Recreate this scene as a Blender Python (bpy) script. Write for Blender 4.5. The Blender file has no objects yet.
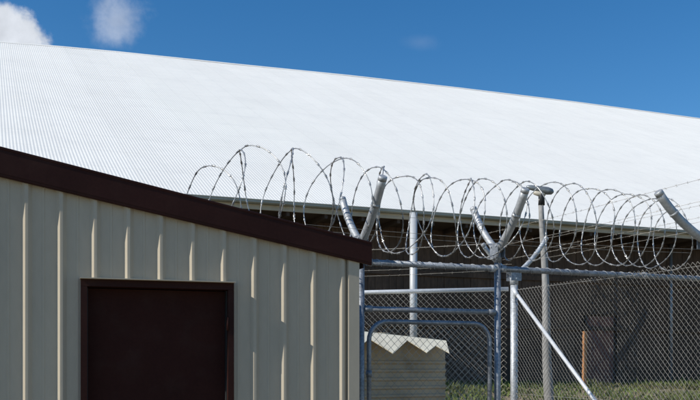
import bpy, math, random
from mathutils import Vector, noise
R = math.radians
random.seed(7)
scene = bpy.context.scene
col = scene.collection

# ------------------------------------------------------------------ camera model (photo is 700 x 400)
FPX, CX, HY, EYE = 900.0, 350.0, 368.0, 1.6
cam_d = bpy.data.cameras.new('camera'); cam = bpy.data.objects.new('camera', cam_d); col.objects.link(cam)
cam.location = (0, 0, EYE); cam.rotation_euler = (R(90), 0, 0)
cam_d.sensor_width = 36; cam_d.lens = FPX / 700 * 36
cam_d.shift_y = (HY - 200) / 700
cam_d.clip_end = 2000; cam_d.clip_start = 0.05
scene.camera = cam

# building grid of the site: a runs to the right and away, b runs back and left
A = Vector((0.9285, 0.3714)); B = Vector((-0.3714, 0.9285))
AS = Vector((0.9535, 0.3011)); NS = Vector((0.3011, -0.9535))   # shed wall direction and its outward normal
def W(u, v, z): return Vector((A.x*u + B.x*v, A.y*u + B.y*v, z))
S0 = Vector((0.056, 6.3))
def S(u, n, z): return Vector((S0.x + AS.x*u + NS.x*n, S0.y + AS.y*u + NS.y*n, z))
def P(px, py, z): return Vector(((px-CX)/FPX*z, z, EYE + (HY-py)/FPX*z))
def u_at(px, v):
    dx = (px-CX)/FPX; z = v/(0.9285 - 0.3714*dx)
    return 0.9285*dx*z + 0.3714*z
def su_at(px):
    dx = (px-CX)/FPX; c = NS.x*S0.x + NS.y*S0.y; z = c/(NS.x*dx + NS.y)
    p = Vector((dx*z, z)) - S0
    return p.dot(AS)

# ------------------------------------------------------------------ mesh helpers
class MB:
    def __init__(s): s.v = []; s.f = []; s.sm = []
    def quad(s, *p, smooth=False):
        i = len(s.v); s.v += [Vector(q) for q in p]; s.f.append(tuple(range(i, i+len(p)))); s.sm.append(smooth)
    def hexa(s, c):      # 8 corners: bottom 4 then top 4, both counter-clockwise
        i = len(s.v); s.v += [Vector(q) for q in c]
        for f in ((3,2,1,0),(4,5,6,7),(0,1,5,4),(1,2,6,5),(2,3,7,6),(3,0,4,7)):
            s.f.append(tuple(i+k for k in f)); s.sm.append(False)
    def box(s, fr, u0, u1, v0, v1, z0, z1):
        s.hexa([fr(u0,v0,z0),fr(u1,v0,z0),fr(u1,v1,z0),fr(u0,v1,z0),fr(u0,v0,z1),fr(u1,v0,z1),fr(u1,v1,z1),fr(u0,v1,z1)])
    def tube(s, pts, r, n=8, caps=True, smooth=True):
        pts = [Vector(p) for p in pts]
        rs = r if isinstance(r, (list, tuple)) else [r]*len(pts)
        base = len(s.v); nn = None
        for k, p in enumerate(pts):
            if k == 0: t = pts[1]-p
            elif k == len(pts)-1: t = p-pts[k-1]
            else: t = (pts[k+1]-p).normalized() + (p-pts[k-1]).normalized()
            t.normalize()
            if nn is None:
                nn = t.orthogonal().normalized()
            else:
                nn = nn - t*nn.dot(t)
                nn = nn.normalized() if nn.length > 1e-6 else t.orthogonal().normalized()
            bb = t.cross(nn)
            for j in range(n):
                a = 2*math.pi*j/n
                s.v.append(p + (nn*math.cos(a) + bb*math.sin(a))*rs[k])
        for k in range(len(pts)-1):
            for j in range(n):
                a = base+k*n+j; b = base+k*n+(j+1) % n
                s.f.append((a, b, b+n, a+n)); s.sm.append(smooth)
        if caps:
            s.f.append(tuple(base+j for j in reversed(range(n)))); s.sm.append(False)
            e = base+(len(pts)-1)*n
            s.f.append(tuple(e+j for j in range(n))); s.sm.append(False)
    def build(s, name, mat, parent=None):
        o0 = parent_world(parent)
        me = bpy.data.meshes.new(name)
        me.from_pydata([tuple(q-o0) for q in s.v], [], s.f)
        me.polygons.foreach_set('use_smooth', s.sm)
        me.materials.append(mat); me.update()
        o = bpy.data.objects.new(name, me); col.objects.link(o)
        if parent: o.parent = parent
        return o
def parent_world(p):
    v = Vector((0, 0, 0))
    while p: v += p.location; p = p.parent
    return v
def tag(o, label=None, cat=None, group=None, kind=None):
    for k, x in (('label', label), ('category', cat), ('group', group), ('kind', kind)):
        if x: o[k] = x
    return o
def empty(name, loc, label, cat, group=None):
    o = bpy.data.objects.new(name, None); o.location = loc; col.objects.link(o)
    o.empty_display_size = .2
    return tag(o, label, cat, group)

# ------------------------------------------------------------------ materials
def mat(name, base, rough=.6, metal=0, var=.12, scale=4, bump=0, bscale=60, stretch=(1,1,1), var2=0, scale2=40, dirt=None, spec=.5):
    m = bpy.data.materials.new(name); m.use_nodes = True
    nt = m.node_tree; N = nt.nodes; L = nt.links; bs = N['Principled BSDF']
    bs.inputs['Roughness'].default_value = rough; bs.inputs['Metallic'].default_value = metal
    bs.inputs['Specular IOR Level'].default_value = spec
    tc = N.new('ShaderNodeNewGeometry')
    mp = N.new('ShaderNodeMapping'); mp.inputs['Scale'].default_value = stretch
    L.new(tc.outputs['Position'], mp.inputs['Vector'])
    nz = N.new('ShaderNodeTexNoise'); nz.inputs['Scale'].default_value = scale; nz.inputs['Detail'].default_value = 6
    L.new(mp.outputs[0], nz.inputs['Vector'])
    mr = N.new('ShaderNodeMapRange'); mr.inputs['From Min'].default_value = .3; mr.inputs['From Max'].default_value = .7
    mr.inputs['To Min'].default_value = 1-var; mr.inputs['To Max'].default_value = 1+var
    L.new(nz.outputs['Fac'], mr.inputs['Value'])
    out = mr.outputs[0]
    if var2:
        n2 = N.new('ShaderNodeTexNoise'); n2.inputs['Scale'].default_value = scale2; n2.inputs['Detail'].default_value = 4
        L.new(mp.outputs[0], n2.inputs['Vector'])
        m2 = N.new('ShaderNodeMapRange'); m2.inputs['From Min'].default_value = .3; m2.inputs['From Max'].default_value = .7
        m2.inputs['To Min'].default_value = 1-var2; m2.inputs['To Max'].default_value = 1+var2
        L.new(n2.outputs['Fac'], m2.inputs['Value'])
        mm = N.new('ShaderNodeMath'); mm.operation = 'MULTIPLY'; L.new(out, mm.inputs[0]); L.new(m2.outputs[0], mm.inputs[1]); out = mm.outputs[0]
    mx = N.new('ShaderNodeVectorMath'); mx.operation = 'SCALE'; mx.inputs[0].default_value = base
    L.new(out, mx.inputs['Scale']); cout = mx.outputs[0]
    if dirt:
        dcol, amount, dsc = dirt
        n3 = N.new('ShaderNodeTexNoise'); n3.inputs['Scale'].default_value = dsc; n3.inputs['Detail'].default_value = 8
        L.new(mp.outputs[0], n3.inputs['Vector'])
        m3 = N.new('ShaderNodeMapRange'); m3.inputs['From Min'].default_value = .5; m3.inputs['From Max'].default_value = .75
        m3.inputs['To Max'].default_value = amount; L.new(n3.outputs['Fac'], m3.inputs['Value'])
        mc = N.new('ShaderNodeMix'); mc.data_type = 'RGBA'; L.new(m3.outputs[0], mc.inputs[0])
        L.new(cout, mc.inputs[6]); mc.inputs[7].default_value = (*dcol, 1); cout = mc.outputs[2]
    L.new(cout, bs.inputs['Base Color'])
    if bump:
        nb = N.new('ShaderNodeTexNoise'); nb.inputs['Scale'].default_value = bscale; nb.inputs['Detail'].default_value = 4
        L.new(mp.outputs[0], nb.inputs['Vector'])
        bu = N.new('ShaderNodeBump'); bu.inputs['Strength'].default_value = bump; bu.inputs['Distance'].default_value = .01
        L.new(nb.outputs['Fac'], bu.inputs['Height']); L.new(bu.outputs[0], bs.inputs['Normal'])
    return m
M = {}
M['roof'] = mat('white_roof_steel', (.885,.86,.785), .65, 0, .025, .35, stretch=(1,1,1), var2=.02, scale2=9, dirt=((.55,.55,.53), .12, 1.1), spec=.15)
M['cream'] = mat('cream_steel_cladding', (.49,.425,.32), .5, 0, .05, 1.2, stretch=(1,1,.35), var2=.03, scale2=30, dirt=((.30,.28,.23), .25, 2.6), bump=.12, bscale=6, spec=.22)
M['brown'] = mat('dark_brown_steel', (.034,.012,.009), .5, 0, .15, 3, var2=.08, scale2=50, dirt=((.06,.03,.022), .3, 5), spec=.1)
M['door'] = mat('dark_brown_door_paint', (.036,.012,.009), .7, 0, .12, 3, var2=.08, scale2=50, dirt=((.05,.028,.022), .3, 7), spec=.1)
M['galv'] = mat('galvanised_steel', (.27,.29,.315), .5, .5, .25, 9, var2=.28, scale2=55, bump=.12, bscale=90)
M['galv_mid'] = mat('grey_galvanised_steel', (.42,.43,.43), .5, .4, .16, 5, var2=.14, scale2=50, bump=.12, bscale=90)
M['galv_sunlit'] = mat('sunlit_galvanised_pipe', (.62,.635,.64), .5, .15, .1, 9, var2=.12, scale2=60)  # whiter copy of galvanised steel, sunlight put into the colour
M['galv_light'] = mat('bright_galvanised_steel', (.44,.46,.475), .5, .4, .22, 9, var2=.32, scale2=60, bump=.1, bscale=80)
M['wire'] = mat('galvanised_wire', (.33,.32,.29), .55, .2, .3, 12)
M['wire_old'] = mat('weathered_chain_wire', (.36,.33,.28), .65, .1, .3, 5)
M['tape'] = mat('razor_tape_steel', (.37,.37,.36), .38, .6, .45, 16)
M['tank'] = mat('sunlit_cream_tank', (.90,.83,.64), .55, 0, .08, 3, dirt=((.45,.38,.27), .35, 4), bump=.1, bscale=30)  # lit copy of the tank colour, for its sunlit zigzag band
M['tank_side'] = mat('shaded_cream_tank', (.52,.42,.28), .6, 0, .15, 3, dirt=((.14,.11,.07), .5, 4), bump=.1, bscale=30)  # darker copy of the tank cream, shade put into the colour
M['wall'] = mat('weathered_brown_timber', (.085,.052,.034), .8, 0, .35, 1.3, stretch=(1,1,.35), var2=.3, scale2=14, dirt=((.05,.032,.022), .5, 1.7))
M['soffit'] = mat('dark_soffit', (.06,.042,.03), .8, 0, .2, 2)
M['gutter'] = mat('grey_green_gutter', (.36,.38,.34), .5, .1, .15, 1.5, dirt=((.2,.18,.14), .5, 3))
M['fascia'] = mat('beige_fascia', (.48,.42,.31), .6, 0, .12, 1.5, dirt=((.25,.2,.15), .5, 3))
M['column'] = mat('pale_painted_column', (.50,.52,.53), .45, .1, .08, 6)
M['red_door'] = mat('red_brown_door', (.17,.07,.05), .7, 0, .25, 4)
M['orange_timber'] = mat('orange_timber_post', (.42,.20,.085), .7, 0, .2, 6, stretch=(1,1,.3))
M['ground'] = mat('dry_dirt_ground', (.27,.215,.14), .95, 0, .25, .6, var2=.25, scale2=12, dirt=((.07,.10,.03), .9, .5), bump=.5, bscale=15)
M['grass'] = mat('green_weeds', (.095,.125,.03), .8, 0, .5, 1.1, var2=.3, scale2=7, dirt=((.13,.11,.05), .8, .7))
M['pole'] = mat('grey_concrete_pole', (.29,.28,.26), .85, 0, .2, 4, var2=.2, scale2=35, stretch=(1,1,.4), bump=.3, bscale=40)
M['lamp'] = mat('grey_lamp_housing', (.20,.22,.23), .4, .4, .2, 20)
M['lens'] = mat('yellowed_lamp_cover', (.55,.50,.40), .3, 0, .15, 20)
M['dark'] = mat('black_rubber_seal', (.015,.015,.015), .6)

nt = M['roof'].node_tree; N = nt.nodes; L = nt.links
bs = N['Principled BSDF']; src = bs.inputs['Base Color'].links[0].from_socket
geo = N.new('ShaderNodeNewGeometry'); dt = N.new('ShaderNodeVectorMath'); dt.operation = 'DOT_PRODUCT'; dt.inputs[1].default_value = (A.x, A.y, 0)
L.new(geo.outputs['Position'], dt.inputs[0])
def nm(op, a, b):
    n = N.new('ShaderNodeMath'); n.operation = op
    for i, x in enumerate((a, b)):
        if isinstance(x, (int, float)): n.inputs[i].default_value = x
        else: L.new(x, n.inputs[i])
    return n.outputs[0]
cell = nm('FLOOR', nm('DIVIDE', dt.outputs['Value'], .762), 0)
wn = N.new('ShaderNodeTexWhiteNoise'); wn.noise_dimensions = '1D'; L.new(cell, wn.inputs['W'])
fac = nm('ADD', .985, nm('MULTIPLY', wn.outputs['Value'], .022))
fr = nm('FRACT', nm('DIVIDE', dt.outputs['Value'], .762), 0)
lap = nm('LESS_THAN', fr, .03)
sepz = N.new('ShaderNodeVectorMath'); sepz.operation = 'DOT_PRODUCT'; sepz.inputs[1].default_value = (B.x, B.y, 0); L.new(geo.outputs['Position'], sepz.inputs[0])
row = nm('LESS_THAN', nm('FRACT', nm('DIVIDE', sepz.outputs['Value'], 1.6), 0), .022)
fac = nm('SUBTRACT', fac, nm('MULTIPLY', lap, .06)); fac = nm('SUBTRACT', fac, nm('MULTIPLY', row, .07))
sc_ = N.new('ShaderNodeVectorMath'); sc_.operation = 'SCALE'; L.new(src, sc_.inputs[0]); L.new(fac, sc_.inputs['Scale']); L.new(sc_.outputs[0], bs.inputs['Base Color'])
# ------------------------------------------------------------------ terrain
def gh(u, v):
    t = min(1, max(0, (v-11.5)/7.5)); t = t*t*(3-2*t)
    return 1.15*t + (.05*noise.noise(Vector((u*.35, v*.35, 0))) if 9 < v < 60 and abs(u) < 40 else 0)*min(1, max(0, v-11)/2)
g = MB()
us = [-400,-150,-60,-30] + [x*.75-15 for x in range(0, 65)] + [45,70,150,400]
vs = [-400,-100,-20,0,6,9] + [9.5+.5*k for k in range(0, 26)] + [30,50,90,200,600]
idx = {}
for j, v in enumerate(vs):
    for i, u in enumerate(us):
        idx[i, j] = len(g.v); g.v.append(W(u, v, gh(u, v)))
for j in range(len(vs)-1):
    for i in range(len(us)-1):
        g.f.append((idx[i,j], idx[i+1,j], idx[i+1,j+1], idx[i,j+1])); g.sm.append(True)
tag(g.build('ground', M['ground']), kind='structure', label='dirt and grass ground rising to the warehouse')

# grass and weeds on the bank
gr = MB()
for k in range(34000):
    v = random.uniform(13.0, 20.1); u = random.uniform(4.5, 24)
    cl = noise.noise(Vector((u*.9, v*.9, 3.1)))
    if cl < -.25 and random.random() < .8: continue
    h = random.uniform(.035, .125)*(1+1.6*max(0, cl)); 
    if random.random() < .02: h *= 2.0
    w = random.choice((random.uniform(.008, .02), random.uniform(.02, .04)))
    p = W(u, v, gh(u, v)-.01); a = random.uniform(0, 6.28)
    d = Vector((math.cos(a), math.sin(a), 0)); ln = Vector((random.uniform(-.5,.5), random.uniform(-.5,.5), 0))*h
    gr.quad(p-d*w, p+d*w, p+d*w*.7+ln*.45+Vector((0,0,h*.6)), p+ln+Vector((0,0,h)))
tag(gr.build('grass', M['grass']), label='green grass and weeds on the bank at the foot of the warehouse', cat='grass', kind='stuff')

# ------------------------------------------------------------------ warehouse
V0, V1, VW, VB = 19.0, 42.0, 20.2, 65.0
EAVE = EYE + 3.66
UA, UB = -48.0, 62.0
rp = [(u_at(px, V1), EYE + (HY-py)/FPX*((V1)/(0.9285-0.3714*(px-CX)/FPX))) for px, py in
      ((0,42),(60,46.5),(120,52),(240,64.5),(350,75.5),(460,88),(580,102.5),(700,118.5))]
def ridge(u):
    if u <= rp[0][0]: a, b = rp[0], rp[1]; return a[1] + (u-a[0])*(b[1]-a[1])/(b[0]-a[0])*.5
    for a, b in zip(rp, rp[1:]):
        if u <= b[0]: return a[1] + (u-a[0])*(b[1]-a[1])/(b[0]-a[0])
    return rp[-1][1] + (u-rp[-1][0])*.005
wh = empty('warehouse', W(10, VW, 1.15), 'long warehouse with a white corrugated steel roof and dark brown wall behind the fences', 'warehouse')
PITCH = 0.0762; SEG = 6
def roof_sheet(v_lo, v_hi, rows):
    m = MB(); n = int((UB-UA)/PITCH*SEG)
    for r_ in range(rows+1):
        t = r_/rows
        for i in range(n+1):
            u = UA + i*PITCH/SEG
            z = EAVE + (ridge(u)-EAVE)*t
            # sheets are lapped up the slope and sag a touch between purlins
            m.v.append(W(u, v_lo+(v_hi-v_lo)*t, z + (.0031)*math.sin(2*math.pi*i/SEG) + .012*noise.noise(Vector((u*.25, t*14, 0)))))
    for r_ in range(rows):
        for i in range(n):
            a = r_*(n+1)+i
            m.f.append((a, a+1, a+n+2, a+n+1) if v_hi > v_lo and v_lo < 40 else (a, a+n+1, a+n+2, a+1)); m.sm.append(True)
    return m
rf = roof_sheet(V0-.05, V1, 14).build('roof', M['roof'], wh)
back = MB(); back.quad(W(UA,V1,ridge(UA)), W(UA,VB,EAVE), W(UB,VB,EAVE), W(UB,V1,ridge(UB)))
back.build('roof', M['roof'], wh)
rc = MB(); prev = None
ul = [UA]+[p_[0] for p_ in rp]+[UB]
for a, b in zip(ul, ul[1:]):
    sl = (ridge(10)-EAVE)/(V1-V0)
    def rr(u, dv, dz): return W(u, V1+dv, ridge(u)+dz)
    rc.quad(rr(a,-.22,-.22*sl+.012), rr(b,-.22,-.22*sl+.012), rr(b,0,.025), rr(a,0,.025))
    rc.quad(rr(a,0,.025), rr(b,0,.025), rr(b,.22,-.22*sl+.012), rr(a,.22,-.22*sl+.012))
rc.build('ridge_cap', M['roof'], rf)
# gutter: open half-box with rolled lip, fascia below/behind
gt = MB()
prof = [(-.02,.045),(-.03,-.03),(-.16,-.035),(-.185,-.02),(-.185,.03),(-.20,.045),(-.185,.052)]
prof = [(-.02,-.02),(-.03,-.085),(-.15,-.085),(-.178,-.065),(-.182,-.03),(-.197,-.018),(-.19,-.004),(-.178,-.014)]
for (a, b) in zip(prof, prof[1:]):
    gt.quad(W(UA,V0+a[0],EAVE+a[1]), W(UB,V0+a[0],EAVE+a[1]), W(UB,V0+b[0],EAVE+b[1]), W(UA,V0+b[0],EAVE+b[1]))
gt.build('gutter', M['gutter'], wh)
fa = MB(); fa.box(W, UA, UB, V0-.026, V0+.02, EAVE-.20, EAVE-.09); fa.build('fascia', M['fascia'], wh)
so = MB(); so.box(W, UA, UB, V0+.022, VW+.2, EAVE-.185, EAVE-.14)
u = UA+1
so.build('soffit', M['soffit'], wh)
ra = MB()
while u < UB:
    ra.box(W, u, u+.07, V0+.03, VW-.002, EAVE-.29, EAVE-.187); u += .9
ra.build('rafters', M['soffit'], wh)
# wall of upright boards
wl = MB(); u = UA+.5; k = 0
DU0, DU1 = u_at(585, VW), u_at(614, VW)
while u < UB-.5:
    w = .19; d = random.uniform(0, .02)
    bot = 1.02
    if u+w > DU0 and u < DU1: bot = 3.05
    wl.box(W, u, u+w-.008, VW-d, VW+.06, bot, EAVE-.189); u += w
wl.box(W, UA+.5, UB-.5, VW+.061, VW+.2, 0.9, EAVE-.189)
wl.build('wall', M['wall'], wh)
for (z0, z1, d) in ((3.9,4.02,.05),(2.62,2.72,.045)):
    b = MB(); b.box(W, UA+.5, UB-.5, VW-.025-d, VW-.022, z0, z1); b.build('girt', M['wall'], wh)
gw = MB()
for uu in (UA+.5, UB-.5):
    gw.quad(W(uu,VW,0.5), W(uu,VB-1,0.5), W(uu,VB-1,EAVE), W(uu,V1,ridge(uu)-.1), W(uu,VW,EAVE+.3))
gw.quad(W(UA+.5,VB-1,0.5), W(UB-.5,VB-1,0.5), W(UB-.5,VB-1,EAVE), W(UA+.5,VB-1,EAVE))
gw.build('wall', M['wall'], wh)
dr = MB(); dr.box(W, DU0+.04, DU1-.03, VW-.012, VW+.03, 1.12, 3.0)
dd = dr.build('door', M['red_door'], wh)
jb = MB(); jb.box(W, DU0-.03, DU0+.035, VW-.06, VW-.026, 1.1, 3.02); jb.build('door_jamb', M['wall'], dd)
hd = MB(); hd.tube([W(DU1-.18,VW-.013,2.0), W(DU1-.18,VW-.06,2.0), W(DU1-.18,VW-.06,2.15), W(DU1-.18,VW-.013,2.15)], .01, 6); hd.build('handle', M['galv'], dd)
for px in (413.5, 413.5+300):
    uu = u_at(px, 18.71); cm = MB()
    cm.tube([W(uu, 18.71, gh(uu, 19)-.05), W(uu, 18.71, EAVE-.085)], .088, 20)
    cm.tube([W(uu, 18.71, gh(uu, 19)-.05), W(uu, 18.71, gh(uu, 19)+.12)], .13, 20)
    cm.build('column', M['column'], wh)
uu = u_at(584, 18.3); tp = MB(); zg = gh(uu, 18.3)
n = 6
for k in range(n):
    za, zb_ = zg-.2 + 1.58*k/n, zg-.2 + 1.58*(k+1)/n
    wa, wb = .038-.003*math.sin(k*2.1), .038-.003*math.sin((k+1)*2.1); la, lb = .012*k/n*2, .012*(k+1)/n*2
    tp.hexa([W(uu-wa+la,18.3-wa,za),W(uu+wa+la,18.3-wa,za),W(uu+wa+la,18.3+wa,za),W(uu-wa+la,18.3+wa,za),
             W(uu-wb+lb,18.3-wb,zb_),W(uu+wb+lb,18.3-wb,zb_),W(uu+wb+lb,18.3+wb,zb_),W(uu-wb+lb,18.3+wb,zb_)])
tag(tp.build('timber_post', M['orange_timber']), label='short orange timber post standing on the grass in front of the dark wall', cat='post')
uu = u_at(670, VW-.08); dp = MB()
dp.tube([W(uu,VW-.12,EAVE-.19), W(uu,VW-.12,1.15)], .042, 10); dp.build('downpipe', M['galv'], wh)

# ------------------------------------------------------------------ shed
def zb(u): return EYE + .733 - .1914*u      # underside of the rake trim
def zt(u): return EYE + .896 - .2016*u      # top of the rake trim
sh = empty('shed', S(-1.5, -1, 0), 'cream ribbed steel shed with dark brown roof trim and dark brown door', 'shed')
u_first, u_last = su_at(23.5), su_at(339.5)
sp = (u_last-u_first)/10
DL, DR_, DT = su_at(80.5), su_at(233), 2.165
UL = u_first - 8*sp - .09
prof = [(UL, 0)]
for k in range(-8, 11):
    c = u_first + k*sp       # centre of the left flank
    prof += [(c-.012, 0), (c-.010, .002), (c+.009, .027), (c+.012, .028), (c+.026, .028), (c+.029, .027), (c+.049, .002), (c+.052, 0)]
    if k < 10: prof += [(c+sp*.52, 0), (c+sp*.535, .0025), (c+sp*.60, .0025), (c+sp*.615, 0)]
prof.append((-.035, 0))
wm = MB()
def cutprof(lo, hi):
    out = []
    for a, b in zip(prof, prof[1:]):
        if b[0] <= lo or a[0] >= hi: continue
        def at(x): t = (x-a[0])/(b[0]-a[0]); return (x, a[1]+(b[1]-a[1])*t)
        out.append((at(lo) if a[0] < lo else a, at(hi) if b[0] > hi else b))
    return out
def strip(lo, hi, zbot):
    for a, b in cutprof(lo, hi):
        wm.quad(S(a[0],a[1],zbot), S(b[0],b[1],zbot), S(b[0],b[1],zb(b[0])+.08), S(a[0],a[1],zb(a[0])+.08))
strip(UL, DL, 0); strip(DL, DR_, DT-.01); strip(DR_, -.034, 0)
wallo = wm.build('wall', M['cream'], sh)
cf = MB(); DEP = 2.2
for a, b in (((-.085,.004),(-.078,.032)),((-.078,.032),(.0,.032)),((.0,.032),(.0,-.09))):
    cf.quad(S(a[0],a[1],0), S(b[0],b[1],0), S(b[0],b[1],zb(b[0])+.05), S(a[0],a[1],zb(a[0])+.05))
cf.build('corner_flashing', M['cream'], sh)
# side and back walls, ribbed as well
sw = MB()
n_ = int(DEP/.2)
for k in range(n_):
    v = -.09 - k*.19
    pts = [(v, 0), (v-.08, 0), (v-.095, .028), (v-.13, .028), (v-.145, 0), (v-.19, 0)]
    for a, b in zip(pts, pts[1:]):
        sw.quad(S(-.03+a[1],a[0],0), S(-.03+b[1],b[0],0), S(-.03+b[1],b[0],zb(0)+.1), S(-.03+a[1],a[0],zb(0)+.1))
yb = -.09 - n_*.19
sw.quad(S(UL,yb,0), S(-.03,yb,0), S(-.03,yb,zb(0)+.1), S(UL,yb,zb(UL)+.1))
sw.quad(S(UL,0,0), S(UL,yb,0), S(UL,yb,zb(UL)+.1), S(UL,0,zb(UL)+.1))
sw.build('side_wall', M['cream'], sh)
rm = MB(); UE, UO = .085, UL-.15
rm.hexa([S(UO,.03,zt(UO)-.05), S(UE-.01,.03,zt(UE)-.05), S(UE-.01,yb-.1,zt(UE)-.05), S(UO,yb-.1,zt(UO)-.05),
         S(UO,.03,zt(UO)-.03), S(UE-.01,.03,zt(UE)-.03), S(UE-.01,yb-.1,zt(UE)-.03), S(UO,yb-.1,zt(UO)-.03)])
ro = rm.build('roof', M['brown'], sh)
bg = MB()
PB = .056
pr = [(.031, 0, 'b'), (.045, -.0, 'b')]
def rk(u, n, t):   # t: 0 at underside of the trim, 1 at the top
    return S(u, n, zb(u) + (zt(u)-zb(u))*t)
cs = [(.031,.06),(.031,.0),(.047,-.0),(.050,.03),(.051,.10),(PB-.004,.12),(PB-.004,.90),(PB,.92),(PB,.985),(PB-.006,1.0),(-.12,1.0),(-.12,.93)]
for a, b in zip(cs, cs[1:]):
    bg.quad(rk(UO,a[0],a[1]), rk(UE,a[0],a[1]), rk(UE,b[0],b[1]), rk(UO,b[0],b[1]))
bg.quad(*[rk(UE,a[0],a[1]) for a in cs])
bg.quad(*[rk(UO,a[0],a[1]) for a in reversed(cs)])
bg.build('barge_board', M['brown'], ro)
eg = MB()   # eave gutter on the low side
eg.hexa([S(UE-.01,-.13,zb(UE)+.0), S(UE+.0,-.13,zb(UE)+.0), S(UE+.0,yb-.1,zb(UE)), S(UE-.01,yb-.1,zb(UE)),
         S(UE-.01,-.13,zt(UE)-.02), S(UE+.0,-.13,zt(UE)-.02), S(UE+.0,yb-.1,zt(UE)-.02), S(UE-.01,yb-.1,zt(UE)-.02)])
eg.build('eave_trim', M['brown'], ro)
# door
dm = MB(); dm.box(lambda u,n,z: S(u,n,z), DL+.045, DR_-.045, -.10, -.065, .06, DT-.05)
dpo = dm.build('door', M['door'], sh)
fm = MB()
FN = .038
fm.box(S, DL, DL+.04, FN, -.12, 0, DT-.045)
fm.box(S, DR_-.04, DR_, FN, -.12, 0, DT-.045)
fm.box(S, DL, DR_, FN, -.12, DT-.044, DT)
fm.build('door_frame', M['brown'], dpo)
sl = MB()
sl.box(S, DL+.0402, DL+.0445, .0, -.10, .06, DT-.048); sl.box(S, DR_-.0445, DR_-.0402, .0, -.10, .06, DT-.048)
sl.build('door_seal', M['dark'], dpo)
hf = MB(); hf.box(S, DL-.004, DR_+.003, .082, .0, DT+.001, DT+.007)
hf.build('head_flashing', M['cream'], dpo)
for z in (.35, 1.15, 1.85):
    hn = MB(); hn.tube([S(DR_-.043, FN+.005, z), S(DR_-.043, FN+.005, z+.09)], .008, 8)
    hn.build('hinge', M['door'], dpo)
kb = MB(); kb.tube([S(DL+.12,-.065,1.0), S(DL+.12,-.02,1.0), S(DL+.22,-.015,1.0)], .01, 8); kb.build('handle', M['galv'], dpo)
# ------------------------------------------------------------------ fences
RAIL = EYE + .927; VF = 7.262
TIP_H, BASE_H = 3.17, 2.70
def chain(frame, u0, u1, z0, z1, r=.0019, a=.0355):
    m = MB(); n = int((u1-u0)/a); k = int((z1-z0)/a)
    for i in range(n):
        pts = []
        for j in range(k+1):
            s = (i + j) % 2
            du = a*(s if True else 0)
            off = .0022*(1 if j % 2 else -1)
            uu = u0 + a*(i + (1 if (i+j) % 2 else 0))
            wob = .004*noise.noise(Vector((uu*1.5, j*.08, 1)))
            pts.append(frame(uu+wob, off + .02*noise.noise(Vector((uu*.9, j*.05, 5))), z1 - j*a + wob))
        m.tube(pts, r, 3, caps=False, smooth=False)
    return m
def post(parent, p, h, r, arms=None, name='post', m='galv_mid', pm=None):
    """p 2D foot; arms: list of (dir2, reach, tipheight)"""
    b = MB(); x, y = p
    if arms:
        b.tube([(x,y,gz(p)-.1),(x,y,BASE_H-.02)], r, 14)
        b.tube([(x,y,BASE_H-.12),(x,y,BASE_H-.005)], r+.006, 14)
    else:
        b.tube([(x,y,gz(p)-.1),(x,y,h)], r, 14); b.tube([(x,y,h),(x,y,h+.012),(x,y,h+.02)], [r+.006,r+.006,r*.5], 14)
    o = b.build(name, M[pm or m], parent)
    if arms:
        d = arms[0][0]; e = (-d[1], d[0])
        k = MB(); k.box(lambda a_, b_, z_: Vector((x+d[0]*a_+e[0]*b_, y+d[1]*a_+e[1]*b_, z_)), -.07, .07, r+.004, r+.010, BASE_H-.075, BASE_H+.055)
        k.box(lambda a_, b_, z_: Vector((x+d[0]*a_+e[0]*b_, y+d[1]*a_+e[1]*b_, z_)), -.07, .07, -r-.010, -r-.004, BASE_H-.075, BASE_H+.055)
        k.build('bracket_plate', M['galv'], o)
        for a_, z_ in ((0,-.05),(.045,.03),(-.045,.03)):
            bt = MB(); c0 = Vector((x+d[0]*a_, y+d[1]*a_, BASE_H+z_)); ev = Vector((e[0], e[1], 0))
            bt.tube([c0-ev*(r+.02), c0+ev*(r+.02)], .009, 6, smooth=False); bt.build('bolt', M['galv_light'], o)
    for (d, reach, th, rr) in (arms or []):
        q = MB(); pts = []
        for k in range(9):
            t = k/8
            out = reach*(t + .06*math.sin(math.pi*t)**.8)
            pts.append((x+d[0]*out, y+d[1]*out, BASE_H-.015+(th-BASE_H)*t - .022*math.sin(math.pi*t)))
        q.tube(pts, rr, 14)
        e = Vector(pts[-1]); dd = (e-Vector(pts[-2])).normalized()
        q.tube([e-dd*.03, e+dd*.004, e+dd*.010], [rr+.0012, rr+.0012, rr*.8], 14)
        q.tube([Vector(pts[5])-dd*.012, Vector(pts[5])+dd*.012], rr+.0035, 14)
        q.build('outrigger_arm', M[m], o)
    return o
def gz(p):
    q = Vector((p[0], p[1])); return gh(q.dot(A), q.dot(B))
def strand(a, b, r=.0016, barbs=True):
    m = MB(); a = Vector(a); b = Vector(b); n = max(2, int((b-a).length/.3)); L_ = (b-a).length
    pts = [a.lerp(b, k/n) - Vector((0,0,.03*math.sin(math.pi*k/n))) + Vector((0,0,random.uniform(-.002,.002))) for k in range(n+1)]
    m.tube(pts, r, 4, caps=False)
    if barbs:
        k = .06
        while k < L_:
            q = a.lerp(b, k/L_) - Vector((0,0,.03*math.sin(math.pi*k/L_)))
            for s in range(2):
                d = Vector((random.uniform(-1,1), random.uniform(-1,1), random.uniform(-1,1))).normalized()*.016
                m.tube([q-d, q+d], .0011, 3, caps=False)
            k += .13
    return m

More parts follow.
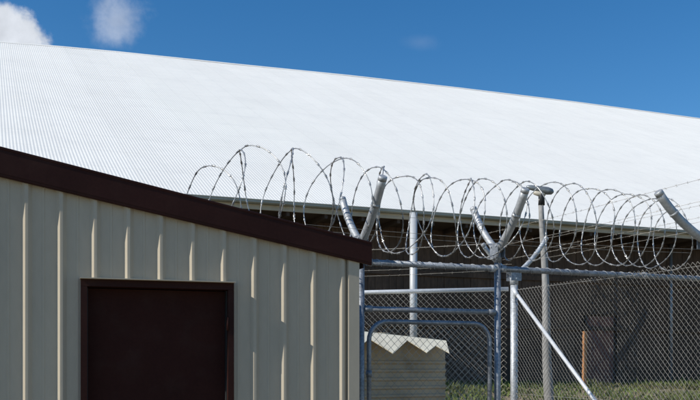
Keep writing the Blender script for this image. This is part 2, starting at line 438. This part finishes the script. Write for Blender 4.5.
# --- fence 1, carrying the gate
uL, uM = u_at(361, VF), u_at(497.5, VF)
f1 = empty('gate_fence', W(uL, VF, 0), 'galvanised pipe fence around the gate, its posts topped with V shaped arms', 'fence')
arms = lambda r_=.033: [((-B.x,-B.y), .47, TIP_H+.02, r_+.004), ((B.x,B.y), .45, TIP_H, r_)]
post(f1, W(uL, VF, 0).xy, RAIL, .03, arms(), pm='galv')
post(f1, W(uM, VF, 0).xy, RAIL, .03, arms(), pm='galv')
uR = u_at(760, VF)
t = MB(); t.tube([W(uL+.05, VF, RAIL), W(uR, VF, RAIL-.012)], .027, 16)
t.tube([W(uL+.055, VF, RAIL), W(uL+.10, VF, RAIL)], .034, 16)
rl = t.build('top_rail', M['galv'], f1)
for uu in (uM-.075, uM+.035, u_at(645,VF)-.03):
    c = MB(); c.tube([W(uu, VF, RAIL-.003), W(uu+.045, VF, RAIL-.003)], .034, 16); c.build('clamp', M['galv_light'], rl)
# wire laced round the rail
lw = MB(); pts = []; n = int((uR-uL-.15)/.11*12)
for k in range(n+1):
    s = uL+.12+k*.11/12; a = 2*math.pi*k/12 + 1.6*math.sin(k*.021) + .9*math.sin(k*.0057)
    rr = .0305
    pts.append(W(s, VF+rr*math.cos(a), RAIL-.012*(s-uL)/(uR-uL)+rr*math.sin(a)))
lw.tube(pts, .0026, 4, caps=False); lw.build('lacing_wire', M['galv_light'], rl)
t = MB(); t.tube([W(uL+.025, VF, EYE+.518), W(uM-.025, VF, EYE+.518)], .024, 14)
for uu in (uL+.03, uM-.10): t.tube([W(uu, VF, EYE+.518), W(uu+.07, VF, EYE+.518)], .030, 14)
t.build('lintel_rail', M['galv'], f1)
post(f1, W(uR, VF, 0).xy, RAIL, .03, arms(), pm='galv')

# --- gate
gL, gR = u_at(369, VF), u_at(489.5, VF)
gt_top = EYE + .41
gate = empty('pedestrian_gate', W(gL, VF, 0), 'pedestrian gate with a round cornered tube frame and chain link infill', 'gate')
m = MB(); rad = .17; pts = []
pts.append(W(gL, VF, .1))
for k in range(9):
    a = math.pi - math.pi/2*k/8; pts.append(W(gL+rad+rad*math.cos(a), VF, gt_top-rad+rad*math.sin(a)))
for k in range(9):
    a = math.pi/2 - math.pi/2*k/8; pts.append(W(gR-rad+rad*math.cos(a), VF, gt_top-rad+rad*math.sin(a)))
pts.append(W(gR, VF, .1)); pts.append(W(gR-.02, VF, .1)); pts.append(W(gL+.02, VF, .1)); pts.append(W(gL, VF, .1))
m.tube(pts[:20], .021, 12); m.tube([W(gL, VF, .1), W(gR, VF, .1)], .021, 12); m.tube([W(gL, VF, 1.0), W(gR, VF, 1.0)], .017, 12)
m.build('gate_frame', M['galv'], gate)
chain(lambda u,o,z: W(u, VF+.024+o, z), gL+.01, gR-.005, .1, gt_top-.015, .0027).build('chain_link', M['wire'], gate)
for z in (.4, 1.55):
    h = MB(); h.tube([W(gL-.03,VF,z), W(gL+.0,VF,z)], .012, 8); h.tube([W(gL,VF,z-.03), W(gL,VF,z+.03)], .027, 12); h.build('hinge', M['galv'], gate)
h = MB(); h.tube([W(gR,VF-.03,1.05), W(gR+.09,VF-.03,1.05)], .009, 8); h.build('latch', M['galv'], gate)

# --- fence 2: from the corner post towards the camera on the right
C0 = Vector((1.932, 10.60)); D2 = Vector((.3714, -.9285)); N2 = A
def F2(s, o, z): return Vector((C0.x + D2.x*s + N2.x*o, C0.y + D2.y*s + N2.y*o, z))
f2 = empty('chain_link_fence', F2(0,0,0), 'chain link fence with a diagonal brace, running from the pale corner post to the right', 'fence')
post(f2, F2(0,0,0).xy, RAIL, .043, [((N2.x,N2.y), .45, TIP_H, .028), ((-N2.x,-N2.y), .42, TIP_H-.12, .026)], m='galv_light')
post(f2, F2(3.07,0,0).xy, RAIL, .032, [((N2.x,N2.y), .45, TIP_H, .03), ((-N2.x,-N2.y), .52, TIP_H-.08, .037)], m='galv_mid')
post(f2, F2(6.1,0,0).xy, RAIL, .032, None)
m = MB(); m.tube([F2(.05,-.03,RAIL-.02), F2(2.98,-.03,.12)], .021, 12)
m.tube([F2(.03,-.03,RAIL), F2(.12,-.03,RAIL-.085)], .028, 12)
m.build('brace', M['galv_sunlit'], f2)
chain(F2, .03, 6.1, .05, RAIL, .0026, .030).build('chain_link', M['wire_old'], f2)
for z in (RAIL-.01, 1.3, .1):
    m = strand(F2(0,0,z)+Vector((0,0,.0)), F2(6.1,0,z), .0022, False); m.build('line_wire', M['wire'], f2)
for sgn in (1, -1):
    for k in (.35, .65, .95):
        zz = BASE_H + (TIP_H-BASE_H)*k
        strand(F2(0, sgn*.45*k, zz), F2(6.1, sgn*.45*k, zz), .0016).build('barbed_strand', M['wire_old'], f2)
# --- fence 3: from corner post to the left, behind the gate
E0 = Vector((1.90, 10.62)); E1 = Vector((-1.6, 11.52)); D3 = (E1-E0).normalized(); N3 = Vector((D3.y, -D3.x))
def F3(s, o, z): return Vector((E0.x + D3.x*s + N3.x*o, E0.y + D3.y*s + N3.y*o, z))
L3 = (E1-E0).length
f3 = empty('rear_fence', F3(L3,0,0), 'chain link fence with a top rail coloured sunlit white behind the gate and tank', 'fence')
m = MB(); m.tube([F3(.03,0,RAIL+.005), F3(L3,0,RAIL)], .026, 12); m.build('top_rail', M['galv_sunlit'], f3)
chain(F3, .05, L3, .05, RAIL-.015, .0034).build('chain_link', M['wire_old'], f3)
post(f3, E1, RAIL, .03, [((N3.x,N3.y), .45, TIP_H, .028), ((-N3.x,-N3.y), .45, TIP_H, .028)])
for o_, z in ((.1, 2.77), (.12, 2.84), (-.3, 3.04), (.34, 3.13)):
    strand(F3(0,o_,z), F3(L3,o_,z), .0022).build('barbed_strand', M['wire_old'], f3)

# ------------------------------------------------------------------ razor wire
tops = [(208,3.24,.30),(246,3.44,.39),(295,3.45,.39),(340,3.41,.38),(376,3.37,.37),(400,3.31,.345),(429,3.32,.36),(460,3.33,.36),(481,3.35,.365),
        (501,3.34,.365),(524,3.35,.365),(548,3.37,.37),(570,3.36,.37),(586,3.34,.37),(608,3.35,.37),(623,3.33,.36),(637,3.33,.36),(648,3.3,.35),(662,3.3,.35),(682,3.28,.35)]
rz = empty('razor_wire_coil', W(u_at(420,VF), VF, RAIL), 'long coil of razor wire sprawling along the top of the gate fence', 'razor wire')
NS_ = 40
tops2 = [(243,3.40,.34),(291,3.44,.38),(338,3.40,.38),(380,3.36,.36),(424,3.33,.36),(468,3.33,.35),(512,3.34,.36)]
def coil(tops, hand, th0, shear, name):
    pts = []; tu = [(u_at(px, VF), tz, r_) for px, tz, r_ in tops]
    tu.insert(0, (tu[0][0]-(tu[1][0]-tu[0][0])*1.0, tu[0][1], tu[0][2]))
    for k in range(len(tu)-1):
        a, b = tu[k], tu[k+1]
        for j in range(NS_):
            t = j/NS_; th = 2*math.pi*(k+t)
            if th < th0: continue
            r_ = a[2]+(b[2]-a[2])*t; zt_ = a[1]+(b[1]-a[1])*t; pitch = b[0]-a[0]
            sh_ = shear*max(0, min(1, (6.0-k-t)/4))
            u = a[0]+pitch*t + sh_*math.sin(th)*hand + .10*min(pitch, .3)*math.sin(1.5*th+.6) + .014*math.sin(th*2.7+k)
            pts.append(W(u, VF - hand*r_*math.sin(th)*.97, zt_ - r_ + r_*math.cos(th) + .008*math.sin(3.1*th) + .02*noise.noise(Vector((th*.8, hand*3, 0)))))
    m = MB(); m.tube(pts, .0044, 5, caps=False)
    acc = 0
    for k in range(1, len(pts)-1):
        acc += (pts[k]-pts[k-1]).length
        if acc > .105:
            acc = 0
            t_ = (pts[k+1]-pts[k-1]).normalized(); nn = t_.orthogonal().normalized()
            ang = random.uniform(0, 3.14)
            for s in range(2):
                d = (nn*math.cos(ang+s*1.57) + t_.cross(nn)*math.sin(ang+s*1.57))
                c = pts[k]; e = t_.cross(d)*.0008
                for q in (1, -1):
                    m.quad(c-t_*.017*q+e, c+d*.011*q+t_*.024*q+e, c+t_*.006*q-d*.004+e); m.quad(c+t_*.017*q-e, c-d*.011*q+t_*.022*q-e, c-t_*.006*q-d*.004-e)
            m.tube([pts[k]-t_*.02, pts[k], pts[k]+t_*.02], [.0046,.0095,.0046], 5, caps=False)
    m.build(name, M['tape'], rz)
coil(tops, 1, 1.55*math.pi, .11, 'razor_tape')
coil(tops2, -1, 1.12*math.pi, -.03, 'razor_tape')
for (z, v_) in ((3.02, .30), (2.80, .12), (2.80,-.14)):
    strand(W(u_at(300,VF), VF+v_, z), W(u_at(700,VF), VF+v_, z), .0017, False).build('support_wire', M['wire_old'], rz)

# ------------------------------------------------------------------ tank
t0, t1 = P(352, 328, 9.55), P(460, 340, 10.25)
tk = empty('water_tank', (t0.x, t0.y, 0), 'ribbed tank with shade-coloured side and an added cream flap for its zigzag sunlit top', 'tank')
ax = (t1.xy-t0.xy); LT = ax.length*.985; ax.normalize(); ay = Vector((-ax.y, ax.x))
def T(s, d, z): return Vector((t0.x+ax.x*s+ay.x*d, t0.y+ax.y*s+ay.y*d, z))
def tz(s): return t0.z + (t1.z-t0.z)*s/LT
mz = MB()
DT_ = .85; SB = .2
def pxs(px): return (px-352)/(445-352)*LT
SBK = .26
zig = [(-.06, 341), (pxs(361), 353), (pxs(375.5), 338), (pxs(394), 353.5), (pxs(409), 339.5), (pxs(424), 352.5), (pxs(434), 345), (pxs(445), 353)]
zig = [(s, EYE+(HY-y)/FPX*(9.45+.6*max(0,s)/LT)) for s, y in zig]
zig = [(s - abs(ay.x)/ax.x*(tz(s)-z)*1.8 - (.06 if k == 0 else 0), z) for k, (s, z) in enumerate(zig)]
TB = .55
prof_t = [(TB, 0)]; z = TB
while z < 1.66:
    prof_t += [(z+.045, 0), (z+.06, -.02), (z+.08, -.02), (z+.095, 0)]; z += .095
for a, b in zip(prof_t, prof_t[1:]):
    mz.quad(T(0,SBK+a[1],a[0]), T(LT,SBK+a[1],a[0]), T(LT,SBK+b[1],b[0]), T(0,SBK+b[1],b[0]))
zz = prof_t[-1][0]
mz.quad(T(0,SBK,zz), T(LT,SBK,zz), T(LT,SBK,tz(LT)-.004), T(0,SBK,tz(0)-.004))
mz.quad(T(0,SBK,tz(0)-.004), T(LT,SBK,tz(LT)-.004), T(LT,DT_,tz(LT)-.004), T(0,DT_,tz(0)-.004))
mz.quad(T(LT,DT_,TB), T(0,DT_,TB), T(0,DT_,tz(0)-.004), T(LT,DT_,tz(LT)-.004))
for s in (LT, 0):
    mz.quad(T(s,SBK,TB), T(s,DT_,TB), T(s,DT_,tz(s)-.004), T(s,SBK,tz(s)-.004))
tb = mz.build('tank_body', M['tank_side'], tk)
cv = MB()
def cd(s, z): return SBK-.006 - (tz(s)-z)*1.8      # added flap stands for the zigzag sunlit band, leaning out from the top
for a, b in zip(zig, zig[1:]):
    for dz in (0, -.006):
        ta = a[0] + abs(ay.x)/ax.x*(tz(a[0])-a[1])*1.8; tb_ = b[0] + abs(ay.x)/ax.x*(tz(b[0])-b[1])*1.8
        q = [T(a[0],cd(*a),a[1]+dz), T(b[0],cd(*b),b[1]+dz), T(tb_,SBK-.006,tz(tb_)+dz), T(ta,SBK-.006,tz(ta)+dz)]
        cv.quad(*(q if dz == 0 else reversed(q)))
cv.hexa([T(-.06,SBK-.006,tz(-.06)-.003), T(LT+.003,SBK-.006,tz(LT)-.003), T(LT+.003,DT_+.01,tz(LT)-.003), T(-.06,DT_+.01,tz(-.06)-.003),
         T(-.06,SBK-.006,tz(-.06)+.004), T(LT+.003,SBK-.006,tz(LT)+.004), T(LT+.003,DT_+.01,tz(LT)+.004), T(-.06,DT_+.01,tz(-.06)+.004)])
cv.build('lit_band_cover', M['tank'], tk)
st = MB(); st.box(T, -.02, LT+.03, -.04, DT_+.04, -.05, TB-.01); st.build('stand', M['wall'], tk)
li = MB(); li.tube([T(LT*.4,DT_/2,tz(LT*.4)-.01), T(LT*.4,DT_/2,tz(LT*.4)+.015)], .15, 20); li.build('lid', M['tank_side'], tk)

# ------------------------------------------------------------------ light pole
ZP = 13.0
pb, pt_ = P(548.6, 400, ZP), P(541.5, 199, ZP)
foot = pt_ + (pb-pt_)*1.55; foot.z = gh(foot.xy.dot(A), foot.xy.dot(B))-.1
lp = empty('lamp_pole', foot, 'grey tapered pole with a small lamp head on top, behind the fence corner', 'lamp pole')
m = MB(); n = 14
m.tube([foot.lerp(pt_, k/n) + Vector((.012*math.sin(k*.8), 0, 0)) for k in range(n+1)], [.088-.052*k/n for k in range(n+1)], 12); m.build('pole', M['pole'], lp)
hc = P(541, 192, ZP)
ax_ = Vector((.93, -.15, -.22)).normalized()
m = MB(); ss = [-.215,-.20,-.15,-.06,.03,.10,.16,.185]; rs = [.010,.024,.036,.044,.052,.055,.042,.012]
m.tube([hc+ax_*s + Vector((0,0,.035)) for s in ss], rs, 14); hd_ = m.build('lamp_housing', M['lamp'], lp)
m = MB(); m.tube([hc+ax_*s + Vector((0,0,-.028)) for s in (-.12,-.10,-.02,.05,.07)], [.005,.03,.042,.03,.005], 12); m.build('lamp_cover', M['lens'], hd_)
m = MB(); m.tube([pt_+Vector((0,0,-.09)), pt_+Vector((.0,0,.03)), hc+Vector((0,0,.03))], [.047,.045,.03], 12); m.build('collar', M['dark'], lp)

# ------------------------------------------------------------------ light and sky
EL = 37.5; sx, sy = -.9190, -.3943
sun_d = bpy.data.lights.new('sun', 'SUN'); sun_d.energy = 3.75; sun_d.angle = R(.5); sun_d.color = (1, .955, .88)
sun = bpy.data.objects.new('sun', sun_d); col.objects.link(sun)
sv = Vector((sx*math.cos(R(EL)), sy*math.cos(R(EL)), math.sin(R(EL))))
sun.rotation_euler = sv.to_track_quat('Z', 'Y').to_euler(); sun.location = (-10, -5, 20)
w = bpy.data.worlds.new('World'); scene.world = w; w.use_nodes = True
N = w.node_tree.nodes; L = w.node_tree.links; bgd = N['Background']
sky = N.new('ShaderNodeTexSky'); sky.sky_type = 'NISHITA'; sky.sun_disc = False
sky.sun_elevation = R(EL); sky.sun_rotation = math.atan2(sx, sy) % (2*math.pi)
sky.altitude = 600; sky.air_density = 1.0; sky.dust_density = .15; sky.ozone_density = 3.0
hs = N.new('ShaderNodeHueSaturation'); hs.inputs['Saturation'].default_value = 1.32; hs.inputs['Value'].default_value = 1
L.new(sky.outputs[0], hs.inputs['Color'])
tc = N.new('ShaderNodeTexCoord'); sep = N.new('ShaderNodeSeparateXYZ'); L.new(tc.outputs['Generated'], sep.inputs[0])
def math_(op, a, b=None, clamp=False):
    n = N.new('ShaderNodeMath'); n.operation = op; n.use_clamp = clamp
    for i, x in enumerate((a, b)):
        if x is None: continue
        if isinstance(x, (int, float)): n.inputs[i].default_value = x
        else: L.new(x, n.inputs[i])
    return n.outputs[0]
ysafe = math_('MAXIMUM', sep.outputs['Y'], .05)
qx = math_('DIVIDE', sep.outputs['X'], ysafe); qz = math_('DIVIDE', sep.outputs['Z'], ysafe)
nz = N.new('ShaderNodeTexNoise'); nz.inputs['Scale'].default_value = 22; nz.inputs['Detail'].default_value = 8; nz.inputs['Roughness'].default_value = .6
L.new(tc.outputs['Generated'], nz.inputs['Vector'])
nlo = N.new('ShaderNodeTexNoise'); nlo.inputs['Scale'].default_value = 48; nlo.inputs['Detail'].default_value = 5
L.new(tc.outputs['Generated'], nlo.inputs['Vector'])
colr = hs.outputs[0]
def cloud(px, py, rx, ry, rough, soft, alpha, ccol, prev):
    cx_, cz_ = (px-CX)/FPX, (HY-py)/FPX
    dx = math_('DIVIDE', math_('SUBTRACT', qx, cx_), rx/FPX); dz = math_('DIVIDE', math_('SUBTRACT', qz, cz_), ry/FPX)
    d = math_('SQRT', math_('ADD', math_('MULTIPLY', dx, dx), math_('MULTIPLY', dz, dz)))
    d = math_('ADD', d, math_('MULTIPLY', math_('SUBTRACT', nz.outputs['Fac'], .5), rough))
    mr = N.new('ShaderNodeMapRange'); mr.interpolation_type = 'SMOOTHSTEP'
    mr.inputs['From Min'].default_value = 1+soft; mr.inputs['From Max'].default_value = 1-soft
    mr.inputs['To Max'].default_value = alpha; L.new(d, mr.inputs['Value'])
    mx = N.new('ShaderNodeMix'); mx.data_type = 'RGBA'; L.new(mr.outputs[0], mx.inputs[0]); L.new(prev, mx.inputs[6])
    sh_ = N.new('ShaderNodeVectorMath'); sh_.operation = 'SCALE'; sh_.inputs[0].default_value = ccol
    L.new(math_('ADD', .72, math_('MULTIPLY', nlo.outputs['Fac'], .55)), sh_.inputs['Scale']); L.new(sh_.outputs[0], mx.inputs[7])
    return mx.outputs[2]
colr = cloud(-16, 52, 66, 47, 1.1, .13, .95, (6.2,6.5,7.0), colr)
colr = cloud(117, 20, 24, 18, 3.4, .9, .5, (5.6,6.0,6.8), colr)
colr = cloud(421, 42, 12, 6, 2.0, .9, .06, (6,6.4,7), colr)
L.new(colr, bgd.inputs['Color']); bgd.inputs['Strength'].default_value = .10

scene.render.engine = 'CYCLES'
scene.view_settings.view_transform = 'Standard'; scene.view_settings.look = 'None'
scene.view_settings.gamma = 1; scene.view_settings.use_curve_mapping = False
scene.view_settings.exposure = 0.29
